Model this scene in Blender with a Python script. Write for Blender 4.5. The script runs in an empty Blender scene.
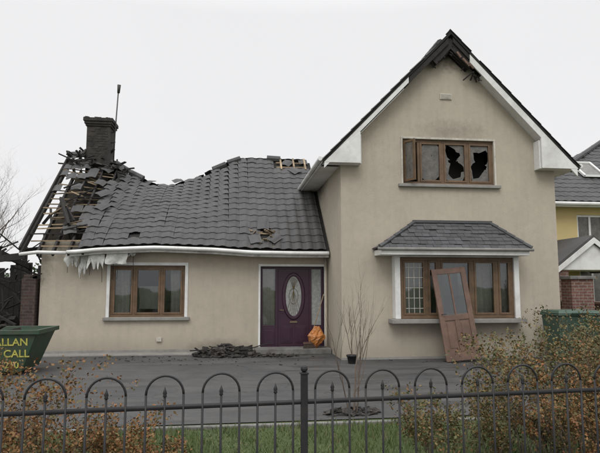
import bpy, math, random
from mathutils import Vector, Matrix
random.seed(7)
R=random.random
def U(a,b): return a+(b-a)*random.random()
scene=bpy.context.scene
COL=scene.collection

# ------------------------------------------------------------------ materials
MATS={}
def newmat(name):
    m=bpy.data.materials.new(name); m.use_nodes=True
    nt=m.node_tree; nt.nodes.clear()
    out=nt.nodes.new('ShaderNodeOutputMaterial')
    p=nt.nodes.new('ShaderNodeBsdfPrincipled')
    nt.links.new(p.outputs[0],out.inputs[0])
    return m,nt,p
def N(nt,t,**kw):
    n=nt.nodes.new(t)
    for k,v in kw.items(): setattr(n,k,v)
    return n
def math_(nt,op,a,b=None,clamp=False):
    n=nt.nodes.new('ShaderNodeMath'); n.operation=op; n.use_clamp=clamp
    for i,x in enumerate((a,b)):
        if x is None: continue
        if isinstance(x,(int,float)): n.inputs[i].default_value=x
        else: nt.links.new(x,n.inputs[i])
    return n.outputs[0]
def mixc(nt,fac,a,b,bt='MIX'):
    n=nt.nodes.new('ShaderNodeMix'); n.data_type='RGBA'; n.blend_type=bt
    for i,x in ((0,fac),(6,a),(7,b)):
        if isinstance(x,(int,float)): n.inputs[i].default_value=x
        elif isinstance(x,tuple): n.inputs[i].default_value=(x[0],x[1],x[2],1)
        else: nt.links.new(x,n.inputs[i])
    return n.outputs[2]
def noise(nt,vec,scale,detail=5,rough=.6):
    n=nt.nodes.new('ShaderNodeTexNoise'); n.inputs['Scale'].default_value=scale
    n.inputs['Detail'].default_value=detail; n.inputs['Roughness'].default_value=rough
    nt.links.new(vec,n.inputs['Vector']); return n.outputs['Fac']
def ramp(nt,fac,stops):
    n=nt.nodes.new('ShaderNodeValToRGB'); cr=n.color_ramp
    while len(cr.elements)<len(stops): cr.elements.new(.5)
    for e,(p,c) in zip(cr.elements,stops):
        e.position=p
        if isinstance(c,(int,float)): c=(c,c,c)
        e.color=(c[0],c[1],c[2],1)
    nt.links.new(fac,n.inputs[0]); return n.outputs[0]
def coords(nt):
    return nt.nodes.new('ShaderNodeTexCoord').outputs['Object']
def bump(nt,p,h,strength,dist):
    b=nt.nodes.new('ShaderNodeBump'); b.inputs['Strength'].default_value=strength
    b.inputs['Distance'].default_value=dist
    nt.links.new(h,b.inputs['Height']); nt.links.new(b.outputs[0],p.inputs['Normal'])
def mat(name,base,rough=.7,var=.25,scale=3,fine=60,bmp=.2,bd=.01,island=0,dirt=None,dirtamt=.0,metal=0,spec=.5,dirt2=None):
    m,nt,p=newmat(name); c=coords(nt)
    n1=noise(nt,c,scale,6,.65); n2=noise(nt,c,fine,4,.6)
    s=math_(nt,'ADD',math_(nt,'MULTIPLY',n1,.65),math_(nt,'MULTIPLY',n2,.35))
    lo=tuple(x*(1-var) for x in base); hi=tuple(min(1,x*(1+var)) for x in base)
    col=ramp(nt,s,[(.3,lo),(.7,hi)])
    if island:
        g=nt.nodes.new('ShaderNodeNewGeometry')
        k=ramp(nt,g.outputs['Random Per Island'],[(0,1-island),(1,1+island*.6)])
        col=mixc(nt,1.0,col,k,'MULTIPLY')
    if dirt:
        d=ramp(nt,noise(nt,c,scale*.7,8,.75),[(.45,0.),(.7,dirtamt)])
        col=mixc(nt,d,col,dirt)
    if dirt2:
        d=ramp(nt,noise(nt,c,19,6,.75),[(.56,0.),(.68,dirt2[1])])
        col=mixc(nt,d,col,dirt2[0])
    nt.links.new(col,p.inputs['Base Color'])
    p.inputs['Roughness'].default_value=rough; p.inputs['Metallic'].default_value=metal
    p.inputs['Specular IOR Level'].default_value=spec
    if bmp: bump(nt,p,n2,bmp,bd)
    MATS[name]=m; return m

def wallmat(name,base,spots):
    m,nt,p=newmat(name); c=coords(nt)
    big=noise(nt,c,.9,7,.65); fine=noise(nt,c,90,3,.6); mid=noise(nt,c,7,6,.7)
    mp=N(nt,'ShaderNodeMapping'); mp.inputs['Scale'].default_value=(6,6,.35); nt.links.new(c,mp.inputs[0])
    streak=noise(nt,mp.outputs[0],1.4,6,.65)
    col=ramp(nt,big,[(.3,tuple(x*.92 for x in base)),(.7,tuple(x*1.04 for x in base))])
    col=mixc(nt,1.0,col,ramp(nt,fine,[(.25,.82),(.75,1.10)]),'MULTIPLY')
    col=mixc(nt,1.0,col,ramp(nt,mid,[(.35,.95),(.6,1.02)]),'MULTIPLY')
    col=mixc(nt,1.0,col,ramp(nt,streak,[(.3,.94),(.55,1.0)]),'MULTIPLY')
    # splash-back dirt near the ground
    sep=N(nt,'ShaderNodeSeparateXYZ'); nt.links.new(c,sep.inputs[0])
    low=N(nt,'ShaderNodeMapRange'); low.inputs[1].default_value=.45; low.inputs[2].default_value=0
    nt.links.new(sep.outputs[2],low.inputs[0])
    k=math_(nt,'MULTIPLY',low.outputs[0],math_(nt,'MULTIPLY',mid,.8),True)
    col=mixc(nt,k,col,(.20,.18,.14))
    for (ct,rad,st) in spots:
        a=N(nt,'ShaderNodeVectorMath',operation='SUBTRACT'); nt.links.new(c,a.inputs[0]); a.inputs[1].default_value=ct
        d=N(nt,'ShaderNodeVectorMath',operation='DIVIDE'); nt.links.new(a.outputs[0],d.inputs[0]); d.inputs[1].default_value=rad
        l=N(nt,'ShaderNodeVectorMath',operation='LENGTH'); nt.links.new(d.outputs[0],l.inputs[0])
        q=math_(nt,'SUBTRACT',1.15,math_(nt,'ADD',l.outputs['Value'],math_(nt,'MULTIPLY',math_(nt,'SUBTRACT',mid,.5),1.1)),True)
        q=math_(nt,'MULTIPLY',q,st,True)
        col=mixc(nt,q,col,(.035,.03,.026))
    nt.links.new(col,p.inputs['Base Color']); p.inputs['Roughness'].default_value=.92
    p.inputs['Specular IOR Level'].default_value=.2
    bump(nt,p,fine,.7,.016)
    return m
def brickmat(name,c1,c2,mortar):
    m,nt,p=newmat(name); c=coords(nt)
    sep=N(nt,'ShaderNodeSeparateXYZ'); nt.links.new(c,sep.inputs[0])
    cb=N(nt,'ShaderNodeCombineXYZ')
    nt.links.new(math_(nt,'ADD',sep.outputs[0],sep.outputs[1]),cb.inputs[0]); nt.links.new(sep.outputs[2],cb.inputs[1])
    b=N(nt,'ShaderNodeTexBrick'); nt.links.new(cb.outputs[0],b.inputs[0])
    b.inputs['Color1'].default_value=(*c1,1); b.inputs['Color2'].default_value=(*c2,1); b.inputs['Mortar'].default_value=(*mortar,1)
    b.inputs['Scale'].default_value=1; b.inputs['Brick Width'].default_value=.225; b.inputs['Row Height'].default_value=.075; b.inputs['Mortar Size'].default_value=.008
    col=mixc(nt,1.0,b.outputs['Color'],ramp(nt,noise(nt,c,14),[(.3,.6),(.7,1.15)]),'MULTIPLY')
    nt.links.new(col,p.inputs['Base Color']); p.inputs['Roughness'].default_value=.9
    bump(nt,p,b.outputs['Fac'],-.5,.01)
    return m
def leafmat(name,cols,rough=.6):
    m,nt,p=newmat(name)
    g=nt.nodes.new('ShaderNodeNewGeometry')
    n=len(cols); r=ramp(nt,g.outputs['Random Per Island'],[(i/(n-1),c) for i,c in enumerate(cols)])
    nt.links.new(r,p.inputs['Base Color']); p.inputs['Roughness'].default_value=rough
    p.inputs['Specular IOR Level'].default_value=.3
    return m
def glassmat(name,tint,refl=.0):
    m=bpy.data.materials.new(name); m.use_nodes=True; nt=m.node_tree; nt.nodes.clear()
    out=nt.nodes.new('ShaderNodeOutputMaterial')
    tr=nt.nodes.new('ShaderNodeBsdfTransparent'); tr.inputs[0].default_value=(*tint,1)
    gl=nt.nodes.new('ShaderNodeBsdfGlossy'); gl.inputs['Roughness'].default_value=.03; gl.inputs[0].default_value=(.9,.92,.95,1)
    fr=nt.nodes.new('ShaderNodeFresnel'); fr.inputs[0].default_value=1.5
    c=coords(nt); nb=noise(nt,c,1.2,2,.5)
    b=nt.nodes.new('ShaderNodeBump'); b.inputs['Strength'].default_value=.15; b.inputs['Distance'].default_value=.05
    nt.links.new(nb,b.inputs['Height']); nt.links.new(b.outputs[0],gl.inputs['Normal'])
    f=math_(nt,'ADD',math_(nt,'MULTIPLY',fr.outputs[0],1.6),refl,True)
    mx=nt.nodes.new('ShaderNodeMixShader'); nt.links.new(f,mx.inputs[0])
    nt.links.new(tr.outputs[0],mx.inputs[1]); nt.links.new(gl.outputs[0],mx.inputs[2]); nt.links.new(mx.outputs[0],out.inputs[0])
    return m

BEIGE=(.52,.462,.375)
M_wall=wallmat('render_wall',BEIGE,[((5.06,12.4,5.25),(1.0,1,.3),.28),((5.06,12.4,7.3),(.7,1,.55),1.0),
    ((2.46,15.4,4.4),(1,1.2,.45),.85),((-4.75,14.2,2.3),(.5,1,.8),.75),((-3.4,14.2,2.6),(1.2,1,.28),.6),
    ((-1.2,14.2,2.6),(2.2,1,.18),.30),((-.3,14.2,.1),(.8,1,.22),.5)])
M_white=mat('white_upvc',(.74,.74,.72),.45,.06,2,30,.05,.003,dirt=(.34,.32,.28),dirtamt=.5)
M_whitesoot=mat('sooty_white',(.56,.55,.52),.6,.12,3,40,.1,.004,dirt=(.06,.055,.05),dirtamt=.75)
M_cream=mat('cream_trim',(.56,.53,.46),.6,.1,5,40,.1,.004,dirt=(.12,.10,.08),dirtamt=.6)
M_sill=mat('sill_concrete',(.27,.26,.24),.85,.2,4,70,.2,.005,dirt=(.10,.09,.08),dirtamt=.5)
M_wood=mat('window_timber',(.150,.092,.050),.55,.3,6,90,.1,.003,dirt=(.045,.032,.022),dirtamt=.6)
M_charwood=mat('charred_timber',(.022,.02,.018),.85,.5,8,60,.6,.02)
M_tanwood=mat('exposed_timber',(.33,.25,.16),.8,.3,5,50,.2,.005,island=.5,dirt=(.03,.025,.02),dirtamt=.9)
M_tile=mat('concrete_roof_tile',(.064,.062,.062),.68,.28,2.0,40,.35,.004,island=.15,dirt=(.034,.033,.032),dirtamt=.5,dirt2=((.125,.12,.11),.4))
M_slate=mat('slate_tile',(.076,.077,.082),.6,.25,3,60,.25,.004,island=.28,dirt=(.05,.05,.05),dirtamt=.5,dirt2=((.15,.15,.14),.35))
M_under=mat('roof_underlay',(.02,.019,.018),.95,.5,2,30,.3,.02)
M_soot=mat('sooty_masonry',(.035,.032,.029),.95,.55,5,45,.7,.03,dirt=(.11,.095,.08),dirtamt=.45)
M_black=mat('black_painted_iron',(.015,.015,.017),.5,.3,9,120,.15,.002,dirt=(.05,.04,.033),dirtamt=.35,spec=.35)
M_purple=mat('purple_door_paint',(.042,.014,.030),.42,.2,4,60,.05,.002)
M_curt=mat('net_curtain',(.62,.60,.55),.95,.25,5,40,.2,.01)
M_blind=mat('blind_cloth',(.50,.50,.47),.95,.15,5,40,.2,.01)
M_glass=glassmat('window_glass',(.62,.64,.62),.03)
M_frost=mat('decor_glass',(.30,.31,.30),.25,.4,14,40,.3,.01)
M_sootglass=mat('sooty_glass',(.12,.112,.10),.3,.6,6,30,.1,.004)
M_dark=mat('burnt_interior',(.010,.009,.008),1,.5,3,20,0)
M_red=mat('old_door_timber',(.150,.088,.062),.6,.35,5,60,.1,.004,dirt=(.075,.052,.04),dirtamt=.7)
M_brick=brickmat('red_brick',(.20,.10,.075),(.15,.07,.055),(.26,.24,.21))
M_brickchar=brickmat('scorched_brick',(.075,.045,.036),(.05,.032,.026),(.08,.07,.06))
M_yellow=mat('yellow_render',(.56,.44,.21),.9,.08,1.5,80,.3,.006)
M_green=mat('skip_green_paint',(.026,.062,.033),.6,.35,4,50,.15,.004,dirt=(.075,.055,.04),dirtamt=.75)
M_binG=mat('bin_green_plastic',(.038,.080,.056),.5,.15,4,70,.1,.003,dirt=(.09,.09,.07),dirtamt=.5)
M_text=mat('yellow_lettering',(.52,.48,.10),.6,.25,8,60,0,dirt=(.06,.08,.04),dirtamt=.7)
M_bark=mat('bark',(.12,.10,.082),.9,.35,9,80,.5,.01)
M_twig=mat('bare_twig',(.125,.095,.075),.9,.3,9,80,.3,.005)
M_rubble=mat('charred_rubble',(.032,.029,.027),.95,.5,6,40,.6,.02,island=.6,dirt=(.16,.14,.12),dirtamt=.5)
M_conc=mat('concrete_edging',(.19,.185,.175),.9,.3,4,70,.3,.006,dirt=(.06,.055,.048),dirtamt=.85)
M_pole=mat('aerial_metal',(.05,.047,.043),.6,.3,9,60,.1,.003)
M_bag=mat('orange_plastic_bag',(.50,.19,.045),.4,.2,7,50,.2,.006,dirt=(.16,.07,.03),dirtamt=.6)
M_leafR=leafmat('barberry_leaf',[(.15,.055,.025),(.23,.105,.038),(.18,.11,.04),(.27,.14,.055),(.11,.095,.035),(.08,.08,.03),(.19,.075,.03)])
M_leafG=leafmat('shrub_leaf',[(.055,.068,.025),(.085,.095,.036),(.18,.11,.04),(.13,.125,.05),(.075,.082,.03),(.19,.09,.036),(.11,.095,.036)])
M_blade=leafmat('grass_blade',[(.055,.095,.028),(.085,.13,.038),(.125,.15,.06),(.07,.11,.032),(.17,.15,.08)])
M_hedge=leafmat('hedge_leaf',[(.02,.035,.014),(.035,.055,.02),(.05,.065,.025),(.03,.04,.018)])
# asphalt
m,nt,p=newmat('asphalt_driveway'); c=coords(nt)
f1=noise(nt,c,130,2,.5); f2=noise(nt,c,.5,8,.72); f3=noise(nt,c,3.2,8,.75)
mp=N(nt,'ShaderNodeMapping'); mp.inputs['Scale'].default_value=(.5,2.2,1); mp.inputs['Rotation'].default_value=(0,0,.15); nt.links.new(c,mp.inputs[0])
f4=noise(nt,mp.outputs[0],1.1,6,.65)
col=ramp(nt,f2,[(.35,(.043,.043,.044)),(.64,(.082,.080,.077))])
col=mixc(nt,ramp(nt,f4,[(.48,0.),(.62,.7)]),col,(.033,.033,.034))
col=mixc(nt,1.0,col,ramp(nt,f1,[(.3,.55),(.75,1.6)]),'MULTIPLY')
col=mixc(nt,ramp(nt,f3,[(.58,0.),(.74,.5)]),col,(.12,.113,.10))
vo=N(nt,'ShaderNodeTexVoronoi',feature='DISTANCE_TO_EDGE'); vo.inputs['Scale'].default_value=.45
wv=N(nt,'ShaderNodeVectorMath',operation='ADD'); nz=N(nt,'ShaderNodeTexNoise'); nz.inputs['Scale'].default_value=2; nz.inputs['Detail'].default_value=6
nt.links.new(c,nz.inputs['Vector']); nt.links.new(c,wv.inputs[0]); nt.links.new(nz.outputs['Color'],wv.inputs[1]); nt.links.new(wv.outputs[0],vo.inputs['Vector'])
col=mixc(nt,ramp(nt,vo.outputs['Distance'],[(0.,.8),(.008,0.)]),col,(.02,.02,.02))
nt.links.new(col,p.inputs['Base Color']); nt.links.new(ramp(nt,f4,[(.42,.9),(.62,.45)]),p.inputs['Roughness'])
bump(nt,p,f1,.5,.006); M_asph=m
m,nt,p=newmat('grass_ground'); c=coords(nt)
col=ramp(nt,noise(nt,c,3,7,.7),[(.3,(.045,.075,.02)),(.55,(.075,.10,.03)),(.75,(.11,.10,.05))])
col=mixc(nt,1.0,col,ramp(nt,noise(nt,c,80,4,.7),[(.3,.5),(.7,1.4)]),'MULTIPLY')
nt.links.new(col,p.inputs['Base Color']); p.inputs['Roughness'].default_value=1; bump(nt,p,noise(nt,c,60,4,.7),.8,.03); M_grass=m

# ------------------------------------------------------------------ mesh builder
class B:
    def __init__(s): s.v=[]; s.f=[]; s.m=[]
    def add(s,vs,fs,mi=0):
        o=len(s.v); s.v.extend([tuple(x) for x in vs])
        for f in fs: s.f.append(tuple(o+i for i in f)); s.m.append(mi)
    def box(s,x0,x1,y0,y1,z0,z1,mi=0,M=None):
        vs=[Vector((x,y,z)) for x in (x0,x1) for y in (y0,y1) for z in (z0,z1)]
        if M is not None: vs=[M@v for v in vs]
        s.add(vs,[(0,1,3,2),(4,6,7,5),(0,4,5,1),(2,3,7,6),(0,2,6,4),(1,5,7,3)],mi)
    def beam(s,a,b,w,h,mi=0,up=Vector((0,0,1))):
        a=Vector(a); b=Vector(b); d=(b-a); L=d.length
        if L<1e-5: return
        d/=L; x=d.cross(up)
        if x.length<1e-3: x=d.cross(Vector((1,0,0)))
        x.normalize(); z=x.cross(d)
        vs=[]
        for q in (a,b):
            for sx,sz in ((-1,-1),(1,-1),(1,1),(-1,1)): vs.append(q+x*sx*w/2+z*sz*h/2)
        s.add(vs,[(0,3,2,1),(4,5,6,7),(0,1,5,4),(1,2,6,5),(2,3,7,6),(3,0,4,7)],mi)
    def tube(s,pts,rad,n=8,mi=0,cap=True):
        pts=[Vector(q) for q in pts]
        if not isinstance(rad,(list,tuple)): rad=[rad]*len(pts)
        vs=[];fs=[]
        ref=None
        for i,q in enumerate(pts):
            d=(pts[min(i+1,len(pts)-1)]-pts[max(i-1,0)]).normalized()
            if ref is None:
                ref=d.cross(Vector((0,1,0)))
                if ref.length<.1: ref=d.cross(Vector((1,0,0)))
            x=(ref-d*ref.dot(d)).normalized(); ref=x; y=d.cross(x)
            for k in range(n):
                a=2*math.pi*k/n; vs.append(q+(x*math.cos(a)+y*math.sin(a))*rad[i])
        for i in range(len(pts)-1):
            for k in range(n):
                k2=(k+1)%n; fs.append((i*n+k,i*n+k2,(i+1)*n+k2,(i+1)*n+k))
        if cap: fs.append(tuple(range(n))[::-1]); fs.append(tuple((len(pts)-1)*n+k for k in range(n)))
        s.add(vs,fs,mi)
    def prism(s,pts,y0,y1,mi=0):   # pts in XZ
        n=len(pts); vs=[(x,y0,z) for x,z in pts]+[(x,y1,z) for x,z in pts]
        fs=[tuple(range(n)),tuple(range(2*n-1,n-1,-1))]+[(i,n+i,n+(i+1)%n,(i+1)%n) for i in range(n)]
        s.add(vs,fs,mi)
    def obj(s,name,mats,parent=None,smooth=False,bevel=0):
        me=bpy.data.meshes.new(name); me.from_pydata(s.v,[],s.f)
        if not isinstance(mats,(list,tuple)): mats=[mats]
        for q in mats: me.materials.append(q)
        me.polygons.foreach_set('material_index',s.m)
        if smooth: me.polygons.foreach_set('use_smooth',[True]*len(me.polygons))
        me.update()
        o=bpy.data.objects.new(name,me); COL.objects.link(o)
        if parent: o.parent=parent
        if bevel:
            bv=o.modifiers.new('bevel','BEVEL'); bv.width=bevel; bv.segments=2; bv.limit_method='ANGLE'
        return o
def empty(name):
    o=bpy.data.objects.new(name,None); COL.objects.link(o); o.empty_display_size=.3; return o
def lerp_table(t,x):
    if x<=t[0][0]: return t[0][1]
    for (a,b),(c,d) in zip(t,t[1:]):
        if x<=c:
            k=(x-a)/(c-a); k=k*k*(3-2*k)*.5+k*.5; return b+(d-b)*k
    return t[-1][1]

# ------------------------------------------------------------------ ground
b=B(); b.add([(-600,-600,-.012),(600,-600,-.012),(600,600,-.012),(-600,600,-.012)],[(0,1,2,3)])
b.obj('ground',M_grass)
b=B(); b.add([(-9,6.75,0),(9.6,7.05,0),(9.6,24,0),(-9,24,0)],[(0,1,2,3)])
b.obj('driveway',M_asph)
b=B(); b.box(-9,9.6,6.67,6.75,-.05,.02); b.obj('driveway_edging',M_conc,bevel=.01)
b=B(); b.add([(-60,-2.5,-.006),(60,-2.5,-.006),(60,3.0,-.006),(-60,3.0,-.006)],[(0,1,2,3)]); b.obj('pavement',M_conc)
b=B(); b.add([(-60,-9.5,-.002),(60,-9.5,-.002),(60,-2.5,-.002),(-60,-2.5,-.002)],[(0,1,2,3)]); b.obj('road',M_asph)
b=B()
for i in range(32000):
    x=U(-4.2,5.2); y=U(3.45,6.70)
    h=U(.025,.08)*(1.0+.4*math.sin(x*2.3+y*1.7)+.3*math.sin(x*9+y*5)); a=U(0,6.28); w=.005; dx=math.cos(a)*w; dy=math.sin(a)*w; lx=U(-.04,.04); ly=U(-.04,.04)
    b.add([(x-dx,y-dy,-.01),(x+dx,y+dy,-.01),(x+lx,y+ly,h)],[(0,1,2)])
b.obj('lawn_grass',M_blade)

# ------------------------------------------------------------------ tiles
prof=[(0,0.0),(.03,.0),(.06,.002),(.09,.011),(.125,.021),(.165,.024),(.205,.020),(.24,.009),(.27,.001),(.303,.002)]
def place_tile(b,o,ex,es,n,L=.375,mi=0,flat=False,W=.30):
    th=.011; vs=[]; k=W/.30
    pr=[(0,0),(W-.006,0)] if flat else [(u*k,h) for u,h in prof]
    for (u,h) in pr:
        vs.append(o+ex*(u-W/2)+n*(h+.017))            # tail (lower) top
        vs.append(o+ex*(u-W/2)+n*(h+.017-th))
        vs.append(o+ex*(u-W/2)+es*L+n*(h+.001))       # head top
    fs=[]
    for i in range(len(pr)-1):
        a=i*3; c=a+3
        fs.append((a,c,c+2,a+2)); fs.append((a+1,c+1,c,a))
    fs.append((0,2,1)); k=(len(pr)-1)*3; fs.append((k,k+1,k+2))
    b.add(vs,fs,mi)
def tile_surface(b,P,x0,x1,nrow,keep=None,jit=.0015,rot=.003,mi=0,flip=1,flat=False,W=.30,mess=None):
    ncol=int(round((x1-x0)/W)); 
    for r in range(nrow):
        for c_ in range(ncol):
            x=x0+(c_+.5)*W; s=(r)/nrow
            if keep and not keep(x,s+.5/nrow): continue
            o=P(x,s); e=(P(x+W/2,s)-P(x-W/2,s)).normalized(); t=P(x,min(1,s+1/nrow))-P(x,s); L=t.length*1.13; t.normalize()
            n=e.cross(t).normalized()*flip
            k=mess(x,s) if mess else 1
            a=random.gauss(0,rot*k); e2=(e*math.cos(a)+t*math.sin(a)); t2=n.cross(e2)*flip
            if t2.dot(t)<0: t2=-t2
            place_tile(b,o+n*abs(random.gauss(0,jit*k))+t*random.gauss(0,jit*1.5*k),e2,t2,n,L,mi,flat,W)

# ================================================================== HOUSE
house=empty('burnt_house')
GX0,GX1,GY=2.46,7.67,12.4; GC=5.065
WX0,WY=-4.55,14.2
def roofZ(x,off=0): return 7.55-abs(x-GC)*1.035-off
def wall_front(b,xs,y,topf,ops,z0=-.05,depth=.14,mi=0):
    for xa,xb in zip(xs,xs[1:]):
        xm=(xa+xb)/2
        cut=sorted([(o[2],o[3]) for o in ops if o[0]<xm<o[1]])
        z=z0
        for (c0,c1) in cut:
            if c0>z: b.add([(xa,y,z),(xb,y,z),(xb,y,c0),(xa,y,c0)],[(0,1,2,3)],mi)
            z=c1
        b.add([(xa,y,z),(xb,y,z),(xb,y,topf(xb)),(xa,y,topf(xa))],[(0,1,2,3)],mi)
    for (x0,x1,c0,c1) in ops:
        b.add([(x0,y,c0),(x0,y+depth,c0),(x0,y+depth,c1),(x0,y,c1)],[(0,1,2,3)],mi)
        b.add([(x1,y,c0),(x1,y+depth,c0),(x1,y+depth,c1),(x1,y,c1)],[(3,2,1,0)],mi)
        b.add([(x0,y,c1),(x1,y,c1),(x1,y+depth,c1),(x0,y+depth,c1)],[(0,1,2,3)],mi)
        b.add([(x0,y,c0),(x1,y,c0),(x1,y+depth,c0),(x0,y+depth,c0)],[(3,2,1,0)],mi)
UW=(3.93,6.16,3.98,5.05)     # upper window opening
BW=(3.75,6.4,.9,2.25)
b=B()
wall_front(b,[GX0,BW[0],UW[0],GC,UW[1],BW[1],GX1],GY,lambda x:roofZ(x,.12),[UW,BW])
b.add([(GX0,GY,-.05),(GX0,21,-.05),(GX0,21,4.72),(GX0,GY,4.72)],[(3,2,1,0)])
b.add([(GX1,GY,-.05),(GX1,21,-.05),(GX1,21,4.72),(GX1,GY,4.72)],[(0,1,2,3)])
b.add([(GX0,21,-.05),(GX1,21,-.05),(GX1,21,4.72),(GC,21,7.43),(GX0,21,4.72)],[(4,3,2,1,0)])
b.obj('gable_walls',M_wall,house)
LW=(-2.93,-1.13,.87,2.13); DR=(.74,2.36,.06,2.12)
b=B()
wall_front(b,[WX0,LW[0],LW[1],DR[0],DR[1],GX0-.002],WY,lambda x:2.72,[LW,DR],depth=.2)
b.add([(WX0,WY,-.05),(WX0,20.9,-.05),(WX0,20.9,2.7),(WX0,17.4,5.2),(WX0,WY,2.7)],[(4,3,2,1,0)])
b.add([(WX0,20.9,-.05),(GX0,20.9,-.05),(GX0,20.9,2.7),(WX0,20.9,2.7)],[(0,1,2,3)])
b.obj('wing_walls',M_wall,house)
b=B()
b.box(WX0+.1,GX0-.05,14.45,20.7,2.42,2.47); b.box(GX0+.05,GX1-.05,12.6,20.8,2.45,2.55)
b.box(WX0+.1,GX0-.05,17.0,17.1,-.04,2.4); b.box(GX0+.05,GX1-.05,15.5,15.6,-.04,2.44); b.box(3.6,6.5,14.6,14.7,2.56,5.6)
b.obj('interior_partitions',M_dark,house)
b=B(); b.box(WX0-.03,.72,WY-.035,WY-.004,-.03,.09); b.obj('wing_plinth',M_sill,house,bevel=.005)
b=B(); b.box(GX0-.02,GX1+.02,GY-.03,GY-.004,-.03,.05); b.obj('gable_plinth',M_sill,house)
b=B(); b.box(WX0-.1,.6,13.72,WY-.036,-.02,.03); b.obj('footpath_strip',M_sill,house,bevel=.008)

# ---- gable roof
def PL(y,s): # left slope
    x=1.99+(GC-1.99)*s; return Vector((x,y,roofZ(x)+.045))
def PR(y,s):
    x=8.14-(8.14-GC)*s; return Vector((x,y,roofZ(x)+.045))
b=B()
def keepG(y,s): return not (y<12.9 and .80<s and R()<.5)
tile_surface(b,PL,12.05,21.3,13,keep=keepG,flip=-1)
tile_surface(b,PR,12.05,21.3,13,keep=keepG,flip=1)
for k in range(31):
    y=12.15+k*.3
    if k<2: continue
    b.tube([(GC,y,7.60),(GC,y+.31,7.61)],.10,8,0)
b.obj('gable_roof_tiles',M_tile,house)
b=B()
for sgn in (-1,1):
    xe=GC+sgn*2.86
    b.add([(GC,12.42,7.53),(xe,12.42,roofZ(xe)-.02),(xe,21.2,roofZ(xe)-.02),(GC,21.2,7.53),
           (GC,12.42,7.45),(xe,12.42,roofZ(xe)-.10),(xe,21.2,roofZ(xe)-.10),(GC,21.2,7.45)],[(0,1,2,3),(7,6,5,4),(0,4,5,1),(1,5,6,2),(2,6,7,3)])
b.obj('gable_roof_deck',M_under,house)
b=B()
for sgn in (-1,1):
    xe=GC+sgn*3.06
    b.prism([(GC,7.60),(xe,roofZ(xe)+.04),(xe,roofZ(xe)-.03),(GC,7.52)],12.08,12.42,0)
b.obj('verge_undercloak',M_under,house)
def barge(b,xa,xb,top,bot,y0,y1,mi):
    b.prism([(xa,roofZ(xa)-top),(xb,roofZ(xb)-top),(xb,roofZ(xb)-bot),(xa,roofZ(xa)-bot)],y0,y1,mi)
b=B()
barge(b,GC+.45,8.08,.035,.24,12.09,12.13,0)
barge(b,2.03,GC-1.05,.035,.17,12.09,12.13,0)
barge(b,GC+.75,7.3,.195,.215,12.13,12.398,0)
barge(b,2.8,GC-1.15,.195,.215,12.13,12.398,0)
b.prism([(7.20,4.37),(8.10,4.37),(8.10,4.40),(7.20,roofZ(7.20)-.242)],12.085,12.15,0)
b.prism([(2.03,4.37),(2.86,4.37),(2.86,roofZ(2.86)-.172),(2.03,4.40)],12.085,12.15,0)
b.box(7.17,7.20,12.15,12.397,4.37,5.05,0)
b.box(2.86,2.89,12.15,12.397,4.37,5.05,0)
b.box(7.20,8.10,12.15,12.6,4.372,4.39,0)
b.box(2.03,2.86,12.15,12.397,4.372,4.39,0)
b.obj('bargeboards',M_white,house,bevel=.004)
b=B()
barge(b,GC-1.03,GC-.06,.05,.20,12.10,12.14,0)
barge(b,GC-2.0,GC-1.04,.16,.21,12.14,12.2,0)
barge(b,GC+.05,GC+.44,.05,.17,12.10,12.14,0)
for i in range(26):
    x=GC+U(-.5,.75); z=roofZ(x)-U(.08,.42)
    b.beam((x,U(12.12,12.38),z),(x+U(-.2,.2),U(12.12,12.38),z-U(.05,.2)),.03,.02)
for i in range(5):
    y=12.14+i*.06; b.prism([(GC-.5+i*.05,roofZ(GC-.5)-.1),(GC,7.45),(GC+.55,roofZ(GC+.55)-.1),(GC+.45,roofZ(GC+.6)-.2),(GC,7.2-U(0,.1)),(GC-.35,roofZ(GC-.5)-.25)],y,y+.02)
b.obj('burnt_apex_timber',M_charwood,house)
b=B()
for (x,z,l,a) in ((GC+.28,6.95,.24,-.8),(GC+.42,6.85,.18,-.75),(GC+.14,7.1,.16,-.9)):
    b.beam((x,12.12,z),(x+l*math.cos(a),12.13,z+l*math.sin(a)),.04,.05)
b.obj('scorched_boards',M_red,house)
b=B()
b.box(2.04,2.455,12.61,21.2,4.375,4.392); b.box(1.985,2.03,12.16,21.2,4.372,4.50)
b.box(7.675,8.09,12.61,21.2,4.375,4.392); b.box(8.10,8.14,12.16,21.2,4.372,4.50)
b.tube([(1.94,12.1,4.45),(1.94,21.2,4.43)],.05,10); b.tube([(8.18,12.1,4.45),(8.18,21.2,4.43)],.05,10)
b.obj('gable_eaves',M_white,house)
b=B(); b.box(4.87,5.15,12.375,12.397,6.03,6.17)
for k in range(5): b.box(4.885,5.135,12.362,12.376,6.045+k*.024,6.057+k*.024)
b.obj('wall_vent',M_cream,house)

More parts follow.
